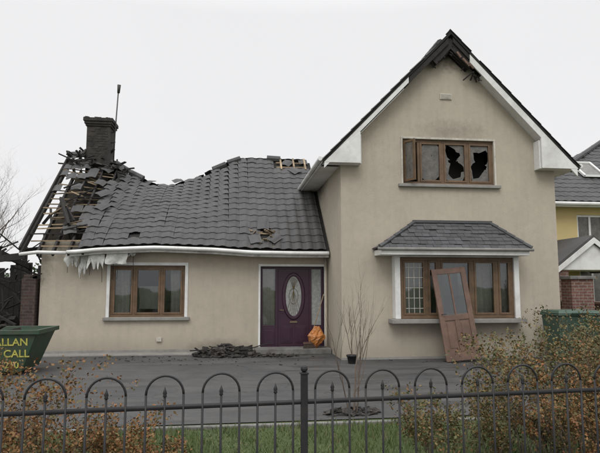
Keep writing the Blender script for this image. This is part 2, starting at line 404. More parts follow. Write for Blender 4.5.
# ---- windows
def window(tag,x0,x1,z0,z1,y,breaks,skip=(),fw=.07,lattice=(),transom=None):
    b=B(); g=B(); yb=y+.07
    b.box(x0,x1,y,yb,z0,z0+fw); b.box(x0,x1,y,yb,z1-fw,z1)
    b.box(x0,x0+fw,y,yb,z0+fw,z1-fw); b.box(x1-fw,x1,y,yb,z0+fw,z1-fw)
    xs=[x0+fw/2]+list(breaks)+[x1-fw/2]
    for q in breaks: b.box(q-fw/2,q+fw/2,y,yb,z0+fw,z1-fw)
    for i,(a,c_) in enumerate(zip(xs,xs[1:])):
        a+=fw/2; c_-=fw/2
        if i in skip: continue
        sw=.045; ya=y-.012; yz=y+.05
        b.box(a,a+sw,ya,yz,z0+fw,z1-fw); b.box(c_-sw,c_,ya,yz,z0+fw,z1-fw)
        b.box(a+sw,c_-sw,ya,yz,z0+fw,z0+fw+sw); b.box(a+sw,c_-sw,ya,yz,z1-fw-sw,z1-fw)
        if transom: b.box(a+sw,c_-sw,ya,yz,transom-.025,transom+.025)
        g.add([(a+sw,y+.025,z0+fw+sw),(c_-sw,y+.025,z0+fw+sw),(c_-sw,y+.025,z1-fw-sw),(a+sw,y+.025,z1-fw-sw)],[(0,1,2,3)],0)
        if i in lattice:
            nx=4; nz=6
            for k in range(1,nx): xx=a+(c_-a)*k/nx; g.box(xx-.005,xx+.005,y+.012,y+.022,z0+fw+sw,z1-fw-sw,1)
            for k in range(1,nz): zz=z0+(z1-z0)*k/nz; g.box(a+sw,c_-sw,y+.010,y+.020,zz-.005,zz+.005,1)
    b.obj(tag+'_frame',M_wood,house,bevel=.006)
    g.obj(tag+'_glass',[M_glass,M_cream],house)
def surround(tag,x0,x1,z0,z1,y,w=.08,mat_=M_white,top=True):
    b=B(); p0=y-.02; p1=y-.003
    b.box(x0-w,x0,p0,p1,z0,z1); b.box(x1,x1+w,p0,p1,z0,z1)
    if top: b.box(x0-w,x1+w,p0,p1,z1,z1+w)
    b.obj(tag+'_surround',mat_,house,bevel=.004)
def drape(tag,x0,x1,z0,z1,y,m_,amp=.03,fr=18):
    b=B(); n=40; vs=[];fs=[]
    for i in range(n+1):
        x=x0+(x1-x0)*i/n
        for j in range(5):
            z=z0+(z1-z0)*j/4
            vs.append((x+.01*math.sin(j*1.3),y+amp*math.sin(x*fr*2+j*.35),z))
    for i in range(n):
        for j in range(4): a=i*5+j; fs.append((a,a+5,a+6,a+1))
    b.add(vs,fs); b.obj(tag,m_,house,True)
window('wing_window',LW[0],LW[1],LW[2],LW[3],WY+.06,[-2.36,-1.70],fw=.065)
surround('wing_window',*LW[:2],LW[2],LW[3],WY,.075)
b=B(); b.box(LW[0]-.13,LW[1]+.13,WY-.09,WY+.055,.79,.868); b.obj('wing_window_sill',M_sill,house,bevel=.01)
drape('wing_curtain_a',-2.9,-2.50,.9,2.1,WY+.28,M_curt); drape('wing_curtain_b',-1.50,-1.15,.9,2.1,WY+.28,M_curt)
drape('wing_blind',-2.3,-1.75,1.05,1.62,WY+.5,M_blind,.01)
BY=12.14
bay=B()
bay.box(3.62,3.74,BY,12.398,.90,2.27); bay.box(6.42,6.54,BY,12.398,.90,2.27)
bay.box(3.62,6.54,BY+.001,12.39,2.27,2.30)
bay.box(3.22,6.62,11.80,11.84,2.30,2.42); bay.box(3.22,3.26,11.84,12.397,2.30,2.42); bay.box(6.58,6.62,11.84,12.397,2.30,2.42)
bay.box(3.262,6.578,11.842,12.396,2.302,2.318)
bay.obj('bay_window_surround',M_white,house,bevel=.006)
b=B(); b.box(3.52,6.64,12.04,12.397,.80,.895); b.obj('bay_window_sill',M_sill,house,bevel=.01)
window('bay_window',3.742,6.418,.90,2.268,BY+.05,[4.36,4.66,5.44,6.02],fw=.08,lattice=(0,),skip=())
drape('bay_blind',3.75,4.35,.95,2.2,BY+.30,M_blind,.008); drape('bay_curtain',5.50,6.0,.95,2.2,BY+.34,M_curt,.03,14)
drape('bay_curtain_b',6.05,6.38,.95,2.2,BY+.34,M_curt,.03,14); drape('bay_blind_b',4.70,5.4,1.4,2.2,BY+.44,M_blind,.01)
# canopy roof with slates
b=B(); d=B()
cb0,cb1,ct0,ct1=3.18,6.66,4.18,5.98; cz0,cz1=2.45,3.08; cy0,cy1=11.76,12.38
d.add([(cb0,cy0,cz0),(cb1,cy0,cz0),(ct1,cy1,cz1),(ct0,cy1,cz1),(cb0,12.39,cz0),(cb1,12.39,cz0)],[(0,1,2,3),(0,3,4),(1,5,2),(0,4,5,1)])
d.obj('canopy_deck',M_under,house)
nr=7
def PC(x,s): return Vector((x,cy0+(cy1-cy0)*s,cz0+(cz1-cz0)*s-.008))
W=.165
for r in range(nr):
    s=r/nr; s2=(r+.45)/nr; xa=cb0+(ct0-cb0)*s2; xb=cb1+(ct1-cb1)*s2; x=xa-U(0,W)*.5+(W*.5 if r%2 else 0)
    e=Vector((1,0,0)); t=(PC(0,1)-PC(0,0)); L=t.length/nr*1.2; t.normalize(); n=e.cross(t)
    while x<xb:
        if x+W*.5>xa:
            w0=max(x,xa); w1=min(x+W-.005,xb)
            if w1-w0>.03:
                o=PC((w0+w1)/2,s)+n*random.gauss(.0,.003)+t*random.gauss(0,.004); hw=(w1-w0)/2
                vs=[o-e*hw+n*.020,o+e*hw+n*.020,o+e*hw+t*L+n*.006,o-e*hw+t*L+n*.006,o-e*hw+n*.010,o+e*hw+n*.010]
                b.add(vs,[(0,1,2,3),(4,5,1,0),(0,3,4),(1,5,2)])
        x+=W
for sgn,xb_,xt_ in ((-1,cb0,ct0),(1,cb1,ct1)):
    for r in range(nr):
        s=r/nr; s3=(r+1.15)/nr; s3=min(s3,1)
        a0=Vector((xb_+(xt_-xb_)*s,cy0+(cy1-cy0)*s,cz0+(cz1-cz0)*s)); a1=Vector((xb_+(xt_-xb_)*s,12.39,cz0+(cz1-cz0)*s))
        c0=Vector((xb_+(xt_-xb_)*s3,cy0+(cy1-cy0)*s3,cz0+(cz1-cz0)*s3)); c1=Vector((c0.x,12.39,c0.z))
        n=Vector((sgn*.5,0,.85))
        b.add([a0+n*.026,a1+n*.026,c1+n*.006,c0+n*.006,a0,a1],[(0,1,2,3),(0,4,5,1)])
for xb_,xt_ in ((cb0,ct0),(cb1,ct1)):
    for r in range(5):
        p0=Vector((xb_,cy0,cz0)).lerp(Vector((xt_,cy1,cz1)),r/5); p1=Vector((xb_,cy0,cz0)).lerp(Vector((xt_,cy1,cz1)),(r+1.08)/5)
        b.tube([p0+Vector((0,-.01,.025)),p1+Vector((0,-.01,.015))],[.04,.034],7)
b.box(ct0-.05,ct1+.05,12.33,12.396,cz1-.01,cz1+.05)
b.obj('canopy_slates',M_slate,house)
b=B(); b.tube([(3.14,11.76,2.425),(6.70,11.76,2.425)],.035,8); b.obj('canopy_gutter',M_sill,house,True)

# upper burnt window
x0,x1,z0,z1=UW
surround('upper_window',x0,x1,z0,z1,GY,.045,M_cream)
b=B(); b.box(x0-.12,x1+.12,GY-.09,GY+.04,z0-.075,z0-.002); b.obj('upper_window_sill',M_sill,house,bevel=.01)
br=[4.33,4.91,5.53]
window('upper_window',x0,x1,z0,z1,GY+.05,br,skip=(0,),fw=.065)
g=bpy.data.objects['upper_window_glass']; bpy.data.objects.remove(g)
b=B()
def pane(a,c,z0,z1,y,hole,seed,cx=.5,cz=.5):
    rr=random.Random(seed); n=34; mx=a+(c-a)*cx; mz=z0+(z1-z0)*cz; inn=[];out=[]
    ph=rr.uniform(0,6); ph2=rr.uniform(0,6); spikes=set(rr.sample(range(n),5))
    for i in range(n):
        t=2*math.pi*(i+rr.uniform(-.3,.3))/n; dx,dz=math.cos(t),math.sin(t)
        k=min(((c-mx) if dx>0 else (mx-a))/max(abs(dx),1e-4),((z1-mz) if dz>0 else (mz-z0))/max(abs(dz),1e-4))
        f=hole+.22*math.sin(2*t+ph)*min(1,hole*2)+.10*math.sin(5*t+ph2)*min(1,hole*2)+rr.uniform(-.05,.05)
        if i in spikes and hole>.3: f-=.25
        h=k*min(.985,max(.02,f))
        out.append((mx+dx*k,y,mz+dz*k)); inn.append((mx+dx*h,y,mz+dz*h))
    b.add(out+inn,[(i,(i+1)%n,n+(i+1)%n,n+i) for i in range(n)])
sw=.045+.034
zz0=z0+.065+.045; zz1=z1-.065-.045
pane(br[0]+sw,br[1]-sw,zz0,zz1,GY+.075,.04,3,.6,.7)
pane(br[1]+sw,br[2]-sw,zz0,zz1,GY+.075,.72,5,.45,.55)
pane(br[2]+sw,x1-.065-.045,zz0,zz1,GY+.075,.80,14,.52,.5)
b.obj('broken_panes',M_sootglass,house)
M=Matrix.Translation((x0+.05,GY+.04,z0+.055))@Matrix.Rotation(math.radians(-62),4,'Z')
b=B(); w=.34; h=z1-z0-.11
b.box(0,w,-.02,.02,0,.05,0,M); b.box(0,w,-.02,.02,h-.05,h,0,M); b.box(0,.05,-.02,.02,.05,h-.05,0,M); b.box(w-.05,w,-.02,.02,.05,h-.05,0,M)
b.box(.05,w-.05,-.004,.004,.05,h-.05,1,M)
b.obj('open_casement',[M_wood,M_sootglass],house)
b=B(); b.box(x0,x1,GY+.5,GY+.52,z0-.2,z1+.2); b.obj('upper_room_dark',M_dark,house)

# ---- front door
y=WY+.10
b=B()
b.box(DR[0]-.05,DR[0]-.0,WY-.03,y+.05,.03,DR[3]+.06); b.box(DR[1],DR[1]+.05,WY-.03,y+.05,.03,DR[3]+.06)
b.box(DR[0],DR[1],WY-.03,y+.05,DR[3],DR[3]+.06)
b.obj('door_surround',M_white,house,bevel=.005)
b=B(); f=.06
b.box(DR[0],DR[0]+f,y,y+.08,.06,2.12); b.box(DR[1]-f,DR[1],y,y+.08,.06,2.12); b.box(DR[0]+f,DR[1]-f,y,y+.08,2.06,2.12)
b.box(1.13,1.13+f,y,y+.08,.06,2.06); b.box(1.99,1.99+f,y,y+.08,.06,2.06)
for (a,c_) in ((DR[0]+f,1.13),(1.99+f,DR[1]-f)):
    b.box(a,c_,y+.01,y+.06,.06,.58); b.box(a,c_,y+.01,y+.06,.58,.64)
    b.box(a+.04,c_-.04,y-.004,y+.01,.16,.52)
b.box(1.19,1.99,y+.02,y+.065,.07,2.06)
for (a,c_) in ((1.27,1.55),(1.63,1.91)):
    b.box(a,c_,y+.005,y+.02,.2,.62); b.box(a+.04,c_-.04,y-.004,y+.005,.24,.58)
n=40; vs=[];fs=[]
for i in range(n):
    t=2*math.pi*i/n
    for (rx,rz,yy) in ((.30,.60,y+.019),(.28,.58,y-.012),(.22,.52,y-.012),(.20,.50,y+.010)):
        vs.append((1.59+rx*math.cos(t),yy,1.37+rz*math.sin(t)))
for i in range(n):
    j=(i+1)%n
    for k in range(3): fs.append((i*4+k,j*4+k,j*4+k+1,i*4+k+1))
b.add(vs,fs)
b.obj('front_door_timber',M_purple,house,bevel=.004)
b=B(); b.add([(1.59+.205*math.cos(2*math.pi*i/n),y+.009,1.37+.505*math.sin(2*math.pi*i/n)) for i in range(n)],[tuple(range(n))])
b.add([(2.05,y+.04,.64),(2.30,y+.04,.64),(2.30,y+.04,2.06),(2.05,y+.04,2.06)],[(0,1,2,3)])
b.obj('door_decorative_glass',M_frost,house)
b=B(); b.add([(.8,y+.04,.64),(1.13,y+.04,.64),(1.13,y+.04,2.06),(.8,y+.04,2.06)],[(0,1,2,3)]); b.obj('sidelight_glass',M_glass,house)
drape('sidelight_curtain',.8,1.13,.2,2.06,y+.08,M_curt,.015,25)
b=B()
for i in range(-3,4): b.tube([(1.59+i*.05,y+.003,1.37-.48*math.sqrt(max(0,1-(i*.05/.2)**2))),(1.59-i*.03,y+.003,1.37+.48*math.sqrt(max(0,1-(i*.03/.2)**2)))],.004,4)
b.tube([(1.59+.12*math.cos(t*.5),y+.002,1.37+.2*math.sin(t*.5)) for t in range(14)],.005,4)
b.tube([(1.24,y+.0,1.02),(1.24,y-.05,1.02),(1.34,y-.05,1.02)],.012,6); b.box(1.5,1.68,y+.0,y+.02,.70,.74)
b.obj('door_leading_and_handle',mat('brass',(.25,.20,.12),.4,.2,9,60,0,metal=.6),house)
b=B(); b.box(.60,2.44,13.62,WY-.003,-.02,.12); b.obj('door_step',M_conc,house,bevel=.012)

# ---- wing roof
SAG=[(-4.95,.05),(-4.3,0),(-3.9,.04),(-3.47,.30),(-2.9,.66),(-2.45,.86),(-1.9,.92),(-1.2,.70),(-.5,.36),(.05,.08),(.35,0),(4,0)]
EAV=[(-5,-.10),(-3.8,-.07),(-3,.0),(-1.8,.05),(-.6,.02),(.6,-.05),(1.6,-.06),(3,-.05)]
def PW(x,s):
    sg=lerp_table(SAG,x); sp_=max(s,0.0)
    am=.25 if x>0 else 1.0 if x<-1 else .25-.75*x
    bul=am*(.045*math.sin(x*3.1+1)*math.sin(s*math.pi)+.012*math.sin(x*7.3+s*5)*math.sin(s*math.pi))
    return Vector((x,13.80+3.6*s-.12*sg*s, 2.58+3.03*s-sg*(sp_**1.35)+lerp_table(EAV,x)*(1-s)+bul))
def PWb(x,s):
    sg=lerp_table(SAG,x); return Vector((x,21.0-3.6*s,2.58+3.03*s-sg*(max(s,0.0)**1.35)))
rk=random.Random(11)
def keepW(x,s):
    if x>2.42: return False
    if s>.70 and x<-3.55: return (s<.99) and rk.random()<.72 and x>-4.9
    if x< -3.80+.35*s+.18*math.sin(s*17): return rk.random()<.06
    if abs(x-.80)<.30 and s<.16: return rk.random()<.35
    if s>.94 and -3.2<x<.2: return rk.random()<.7
    if s>.87 and x>1.35: return rk.random()<.5
    if s>.95 and x>.2: return rk.random()<.85
    return rk.random()<.997
def messW(x,s):
    if x<-3.1: return 4.5
    if x<-1.5: return 1.8
    if abs(x-.8)<.5 and s<.25: return 3
    if s>.88: return 2.5
    return .8
b=B(); tile_surface(b,PW,-4.94,2.53,16,keep=keepW,jit=.0025,rot=.006,mess=messW,W=.27)
tile_surface(b,PWb,-3.2,2.2,14,flip=-1)
for (x,s) in ((.62,.03),(.95,.05),(.8,.16),(-3.5,.35),(-3.62,.5),(1.6,.9),(-2.4,.97),(-1.6,.97),(-3.9,.1),(2.0,.8)):
    o=PW(x,s)+Vector((0,0,.05)); a=U(-.9,.9)
    e=Vector((math.cos(a),math.sin(a)*.75,math.sin(a)*.6)).normalized(); t=(PW(x,s+.05)-PW(x,s)).normalized(); n=e.cross(t).normalized(); t=n.cross(e)
    place_tile(b,o,e,t,n)
b.obj('wing_roof_tiles',M_tile,house)
b=B(); x=.2
while x<2.1:
    if R()<.6:
        z=PW(x,1).z+.03; b.tube([(x,17.4,z),(x+.42,17.4,z+U(-.02,.03))],.11,8)
    x+=.44
for x in (-4.85,-3.55,-3.1,-.6,-.15):
    z=PW(x,1).z+.02; z2=PW(x+.4,1).z+.02; b.tube([(x,17.38,z),(x+.4,17.38+U(-.1,.1),z2)],.10,8)
b.obj('wing_ridge_tiles',M_tile,house)
b=B(); vs=[];fs=[]; nx,ns=48,14
for i in range(nx+1):
    for j in range(ns+1):
        s=j/ns; xl=-3.75+.35*s+.1*math.sin(s*17); x=xl+(2.44-xl)*i/nx
        q=PW(x,s*.985); vs.append((q.x,q.y+.02,q.z-.035))
for i in range(nx):
    for j in range(ns): a=i*(ns+1)+j; fs.append((a,a+ns+1,a+ns+2,a+1))
b.add(vs,fs)
vs=[];fs=[]
for i in range(nx+1):
    for j in range(ns+1):
        s=j/ns; x=-4.3+(2.44+4.3)*i/nx; q=PWb(x,s*.985); vs.append((q.x,q.y,q.z-.035))
for i in range(nx):
    for j in range(ns): a=i*(ns+1)+j; fs.append((a,a+1,a+ns+2,a+ns+1))
b.add(vs,fs)
b.obj('wing_roof_underlay',M_under,house)
b=B()
for k in range(3): q=PW(.48,.02+k*.06); q2=PW(1.12,.02+k*.06); b.beam(q+Vector((0,0,.0)),q2,.05,.03)
for k in range(16):
    q=PW(U(.5,1.1),U(.01,.16))+Vector((0,0,.03)); b.beam(q,q+Vector((U(-.15,.15),U(-.1,.1),U(0,.08))),U(.04,.12),.02)
for k in range(2): q=PW(1.35,.89+k*.06); q2=PW(2.3,.89+k*.06); b.beam(q+Vector((0,0,.02)),q2+Vector((0,0,.02)),.05,.03)
for x in (1.5,1.9,2.25): b.beam(PW(x,.86),PW(x,1.0)+Vector((0,0,.02)),.05,.1)
b.obj('exposed_battens',M_tanwood,house)
b=B(); c2=B()
for k,x in enumerate((-4.86,-4.52,-4.16,-3.82,-3.5)):
    top=.98 if k!=1 else .8
    c2.beam(PW(x,-.01)+Vector((U(-.03,.03),0,-.1)),PW(x+U(-.05,.05),top)+Vector((0,0,-.1)),.05,.12)
    c2.beam(PWb(x,-.01)+Vector((0,0,-.1)),PWb(x,top)+Vector((0,0,-.1)),.05,.12)
for r in range(18):
    s=.03+r*.052
    xa=-4.98+U(0,.25)*(1 if R()<.6 else 2.5); xb=-3.45-U(0,.5)*(R()<.4)
    q=PW(xa,s)+Vector((0,0,-.02+U(-.03,.03))); q2=PW(xb,s)+Vector((0,0,-.02+U(-.07,.03)))
    (b if R()<.75 else c2).beam(q,q2,.045,.03)
for r in range(14):
    s=.08+r*.055; q=PW(-4.9+U(0,.9),s)+Vector((0,0,.05)); (b if R()<.6 else c2).beam(q,q+Vector((U(.2,.8),U(-.2,.5),U(-.3,.4))),.06,.03)
for r in range(10):
    s=.05+r*.1; c2.beam(PWb(-4.95,s),PWb(-4.2,s),.045,.03)
for i in range(30):
    x=U(-4.9,-3.6); q=Vector((x,U(14.2,16.8),U(2.3,3.4))); c2.beam(q,q+Vector((U(-.5,.5),U(0,1),U(.0,.8))),.06,.07)
c2.beam((-4.92,13.83,2.45),(-4.92,17.4,5.5),.04,.2)
b.obj('exposed_rafters_light',M_tanwood,house); c2.obj('charred_rafters',M_charwood,house)
b=B(); b.box(-4.5,-3.3,14.3,20.5,2.50,2.56); b.obj('attic_floor',M_under,house)
def GZ(x): return 2.49+lerp_table(EAV,x)
g=B(); f=B()
xs=[-3.85+i*.2 for i in range(32)]; xs=[x for x in xs if x<2.4]+[2.42]
g.tube([(x,13.74-.02*math.sin(x*2),GZ(x)) for x in xs],.046,10)
g.tube([(-4.9,13.74,2.36),(-4.5,13.73,2.41),(-3.86,13.74,GZ(-3.85)-.02)],.042,8)
for xa,xb in zip(xs,xs[1:]):
    ya,yb,za,zb=13.80,13.825,-.10,.055
    vs=[(xa,ya,GZ(xa)+za),(xb,ya,GZ(xb)+za),(xb,ya,GZ(xb)+zb),(xa,ya,GZ(xa)+zb),(xa,yb,GZ(xa)+za),(xb,yb,GZ(xb)+za),(xb,yb,GZ(xb)+zb),(xa,yb,GZ(xa)+zb)]
    f.add(vs,[(0,1,2,3),(7,6,5,4),(0,4,5,1),(3,2,6,7)])
    if xa>-2.2: f.add([(xa,13.826,GZ(xa)-.09),(xb,13.826,GZ(xb)-.09),(xb,WY-.003,GZ(xb)-.05),(xa,WY-.003,GZ(xa)-.05)],[(3,2,1,0)])
g.obj('wing_gutter',M_white,house,True); f.obj('wing_fascia_soffit',M_whitesoot,house)
b=B()
for (xa,xb,zt,ln,yy) in ((-3.95,-3.62,2.42,.32,13.95),(-3.62,-3.42,2.43,.55,14.0),(-3.40,-3.02,2.44,.40,13.86),(-2.98,-2.48,2.46,.36,13.84),(-2.45,-2.30,2.46,.12,13.9)):
    n=10; m_=6; vs=[];fs=[]
    jag=.02 if xa==-2.98 else .10
    for i in range(n+1):
        lx=ln*(.85+(.25*math.sin(i*1.9+xa*7) if jag>.05 else .03*math.sin(i))+U(-jag,jag))
        for j in range(m_+1):
            t=j/m_; vs.append((xa+(xb-xa)*i/n+.02*math.sin(j+i*.6),yy+.03*math.sin(i*.9+j*.7)*t+.02*t,zt-lx*t))
    for i in range(n):
        for j in range(m_): a=i*(m_+1)+j; fs.append((a,a+m_+1,a+m_+2,a+1))
    b.add(vs,fs)
b.obj('torn_membrane',mat('torn_membrane',(.62,.62,.59),.7,.15,6,40,.2,.01,dirt=(.10,.09,.08),dirtamt=.7),house,True)
b=B()
for i in range(7):
    x=-3.9+i*.26+U(-.05,.05); b.tube([(x,14.0,2.4),(x+U(-.03,.03),14.0,2.4-U(.1,.7))],.006,4)
b.obj('hanging_cables',M_black,house)

# ---- chimney
b=B()
cx,cy=-4.02,17.4
def sq(hw,z0,z1): b.box(cx-hw,cx+hw,cy-hw,cy+hw,z0,z1)
sq(.335,3.0,6.42); sq(.37,6.42,6.48); sq(.40,6.48,6.56); sq(.43,6.56,6.66)
for i in range(40):
    x=cx+U(-.38,.38); y_=cy+U(-.38,.38); s=U(.02,.07); b.box(x-s,x+s,y_-s,y_+s,6.655,6.66+U(.01,.08))
for i in range(45):
    z=5.5+.075*random.randint(0,11); a=U(-.32,.2); o_=U(.004,.012)
    b.box(cx+a,cx+a+.11,cy-.335-o_,cy-.33,z,z+.062)
sq(.42,5.2,5.34)
b.obj('chimney',M_soot,house,bevel=.008)
b=B()
for i in range(70):
    x=cx+U(-.9,.8); s=U(.84,.99); q=PW(x,s)+Vector((0,U(-.1,.2),U(0,.22))); b.beam(q,q+Vector((U(-.3,.3),U(-.15,.15),U(-.15,.18))),U(.03,.10),U(.02,.04))
b.obj('charred_roof_debris',M_charwood,house)
b=B(); b.tube([(-3.60,17.3,4.9),(-3.58,17.3,6.3),(-3.52,17.3,7.72)],.02,8)
b.tube([(-3.52,17.3,7.55),(-3.50,17.26,7.80)],[.04,.055],8); b.tube([(-3.72,17.35,5.98),(-3.56,17.3,6.0)],.015,6); b.tube([(-3.72,17.35,6.3),(-3.56,17.3,6.32)],.015,6)
b.obj('aerial_pole',M_pole,house,True)
b=B(); b.box(-1.78,-1.66,14.15,14.197,.28,.38); b.obj('wall_outlet_box',M_cream,house,bevel=.004)
b=B(); b.tube([(2.39,14.12,2.42),(2.39,14.12,.12),(2.39,14.0,.06)],.030,10); b.obj('downpipe',M_wall,house,True)

# ------------------------------------------------------------------ leaning door
ld=empty('leaning_door')
M=Matrix.Translation((4.97,11.68,0))@Matrix.Rotation(math.radians(-9.0),4,'X')@Matrix.Rotation(math.radians(-5.2),4,'Y')
b=B(); w,h=.78,2.0; x0=-w/2; t0,t1=-.022,.022; zb=.045
st=.115
b.box(x0,x0+st,t0,t1,zb,zb+h,0,M); b.box(-x0-st,-x0,t0,t1,zb,zb+h,0,M)
for (a,c_) in ((0,.22),(.86,.98),(h-.12,h)): b.box(x0+st,-x0-st,t0+.001,t1-.001,zb+a,zb+c_,0,M)
b.box(-.05,.05,t0+.002,t1-.002,zb+.22,zb+.86,0,M); b.box(-.02,.02,t0+.006,t1-.006,zb+.98,zb+h-.12,0,M)
for (a,c_) in ((x0+st,-.05),(.05,-x0-st)):
    b.box(a,c_,-.006,.006,zb+.22,zb+.86,0,M); b.box(a+.03,c_-.03,-.014,-.006,zb+.27,zb+.81,0,M)
b.obj('door_leaf',M_red,ld,bevel=.004)
b=B()
b.box(x0+st,-.02,-.003,.003,zb+.98,zb+h-.12,0,M); b.box(.02,-x0-st,-.003,.003,zb+.98,zb+h-.12,0,M)
b.obj('door_glazing',M_glass,ld)
b=B(); b.tube([M@Vector((-.33,-.03,1.05)),M@Vector((-.33,-.07,1.05)),M@Vector((-.24,-.07,1.05))],.01,6); b.obj('door_handle',M_pole,ld)

# ------------------------------------------------------------------ wheelie bin
wb=empty('wheelie_bin')
b=B()
def frust(b,x,y,z0,z1,wx0,wy0,wx1,wy1,mi=0):
    vs=[(x+sx*wx0/2,y+sy*wy0/2,z0) for sx,sy in ((-1,-1),(1,-1),(1,1),(-1,1))]+[(x+sx*wx1/2,y+sy*wy1/2,z1) for sx,sy in ((-1,-1),(1,-1),(1,1),(-1,1))]
    b.add(vs,[(3,2,1,0),(4,5,6,7),(0,1,5,4),(1,2,6,5),(2,3,7,6),(3,0,4,7)],mi)
bx,by=7.42,11.65
frust(b,bx,by,.10,.98,.84,.58,.94,.70); frust(b,bx,by,.981,1.03,1.0,.76,1.0,.76)
for k in (-.3,0,.3): frust(b,bx+k,by-.325,.16,.90,.05,.05,.05,.08)
b.obj('body',M_binG,wb,bevel=.02)
b=B(); frust(b,bx,by,1.035,1.10,1.0,.76,.9,.62); b.tube([(bx-.42,by+.39,1.07),(bx+.42,by+.39,1.07)],.02,8)
b.box(bx-.2,bx+.2,by-.42,by-.385,1.03,1.06)
b.obj('lid',M_binG,wb,bevel=.02)
b=B()
for sx in (-1,1):
    for sy in (-1,1): b.tube([(bx+sx*.34-.025,by+sy*.2,.075),(bx+sx*.34+.025,by+sy*.2,.075)],.075,16)
b.obj('wheels',M_black,wb)

# ------------------------------------------------------------------ skip
sk=empty('waste_skip')
sx0,sx1,sy0,sy1=-6.5,-3.50,10.9,12.05; zt=.80; bo=.28
b=B()
vs=[(sx0+.6,sy0+.1,.06),(sx1-bo,sy0+.1,.06),(sx1-bo,sy1-.1,.06),(sx0+.6,sy1-.1,.06),(sx0,sy0,zt),(sx1,sy0,zt),(sx1,sy1,zt),(sx0,sy1,zt)]
b.add(vs,[(3,2,1,0),(0,1,5,4),(1,2,6,5),(2,3,7,6),(3,0,4,7)])
vs=[(sx0+.63,sy0+.13,.10),(sx1-bo-.03,sy0+.13,.10),(sx1-bo-.03,sy1-.13,.10),(sx0+.63,sy1-.13,.10),(sx0+.03,sy0+.03,zt),(sx1-.03,sy0+.03,zt),(sx1-.03,sy1-.03,zt),(sx0+.03,sy1-.03,zt)]
b.add(vs,[(0,1,2,3),(4,5,1,0),(5,6,2,1),(6,7,3,2),(7,4,0,3)])
b.box(sx0-.04,sx1+.04,sy0-.04,sy0+.03,zt-.06,zt+.02); b.box(sx0-.04,sx1+.04,sy1-.03,sy1+.04,zt-.06,zt+.02)
b.box(sx0-.04,sx0+.03,sy0+.03,sy1-.03,zt-.06,zt+.02); b.box(sx1-.03,sx1+.04,sy0+.03,sy1-.03,zt-.06,zt+.02)
b.box(sx0+.7,sx1-.4,sy0+.3,sy0+.42,0,.06); b.box(sx0+.7,sx1-.4,sy1-.42,sy1-.3,0,.06)
b.obj('skip_body',M_green,sk,bevel=.006)
b=B()
for i in range(60):
    q=Vector((U(sx0+.4,sx1-.4),U(sy0+.3,sy1-.3),U(.4,.76))); b.beam(q,q+Vector((U(-.5,.5),U(-.3,.3),U(-.1,.14))),U(.04,.2),U(.02,.1))
b.obj('skip_contents',M_rubble,sk)
def text(s,x,z,size,par):
    cu=bpy.data.curves.new('lettering','FONT'); cu.body=s; cu.size=size; cu.extrude=.002; cu.offset=.003; cu.align_x='RIGHT'
    o=bpy.data.objects.new('lettering',cu); COL.objects.link(o); o.parent=par
    t=(zt-z)/(zt-.06); 
    o.location=(x,sy0+.1*t-.010,z); o.rotation_euler=(math.radians(90+7.5),0,0); cu.materials.append(M_text)
text('CALLAN',sx1-.16,.54,.19,sk); text('FREE CALL',sx1-.14,.33,.19,sk); text('1800 55 210',sx1-.32,.13,.17,sk)

# ------------------------------------------------------------------ burnt lean-to at the left
lt=empty('burnt_lean_to')
b=B(); b.box(-4.94,-4.62,14.1,14.45,-.03,1.80); b.box(-9.0,-5.0,17.2,17.4,-.03,1.4)
for i in range(9): b.box(-4.94+U(0,.2),-4.70,14.1+U(0,.1),14.4,1.80,1.80+U(.02,.12))
b.obj('scorched_brick_pier',M_brickchar,lt)
b=B(); 
for i in range(26): x=-8.8+i*.15; b.box(x,x+.14,16.9,16.94,0,2.3+.5*math.sin(i*1.1)*R())
for i in range(6): b.beam((-5.0-i*.5,14.2,2.45-.1*i*R()),(-5.2-i*.55,17.0,3.0-U(0,.9)),.06,.14)
b.beam((-4.9,14.15,2.35),(-8.0,14.3,1.95),.08,.16); b.beam((-5.9,14.2,0),(-5.85,14.2,2.2),.1,.1); b.beam((-7.3,14.2,0),(-7.4,14.2,2.1),.1,.1)
for i in range(90):
    q=Vector((U(-8,-4.9),U(14.2,16.8),U(.8,2.6))); b.beam(q,q+Vector((U(-.8,.8),U(-.5,.5),U(-.6,.6))),U(.02,.09),U(.02,.06))
for i in range(60):
    q=Vector((U(-8,-5.0),U(14.0,16.8),U(0,.7))); b.beam(q,q+Vector((U(-.8,.8),U(-.5,.5),U(-.1,.5))),U(.05,.2),U(.02,.12))
b.obj('charred_frame',M_charwood,lt)

# ------------------------------------------------------------------ rubble piles
def rubble(name,cx,cy,rx,ry,h,n,m_=M_rubble,smin=.02,smax=.09):
    b=B()
    for i in range(n):
        r=math.sqrt(R()); a=U(0,6.28); x=cx+rx*r*math.cos(a); y=cy+ry*r*math.sin(a); z=h*(1-r*r)*R()
        s=smin+(smax-smin)*R()**2
        Mx=Matrix.Translation((x,y,z+s*.4))@Matrix.Rotation(U(0,6.28),4,'Z')@Matrix.Rotation(U(-.7,.7),4,'X')
        k=U(.6,2.6); pts=[]
        for sx in (-1,1):
            for sy in (-1,1):
                for sz in (-1,1): pts.append(Mx@Vector((sx*s*k*U(.5,1.1),sy*s*U(.5,1.1),sz*s*.4*U(.5,1.1))))
        b.add(pts,[(0,1,3,2),(4,6,7,5),(0,4,5,1),(2,3,7,6),(0,2,6,4),(1,5,7,3)])
    return b.obj(name,m_)
rubble('charred_debris_pile',-.10,13.45,.72,.34,.24,480,smin=.012,smax=.085)
rubble('charred_debris_pile',1.55,7.25,.36,.2,.07,130,smin=.008,smax=.04)
rubble('scattered_debris',1.2,12.6,3.2,.9,.003,90,smin=.005,smax=.022)
rubble('scattered_debris',-1.5,13.1,2.4,.5,.003,80,smin=.005,smax=.024)
rubble('charred_debris_pile',1.0,13.2,.6,.22,.05,120,smin=.01,smax=.05)
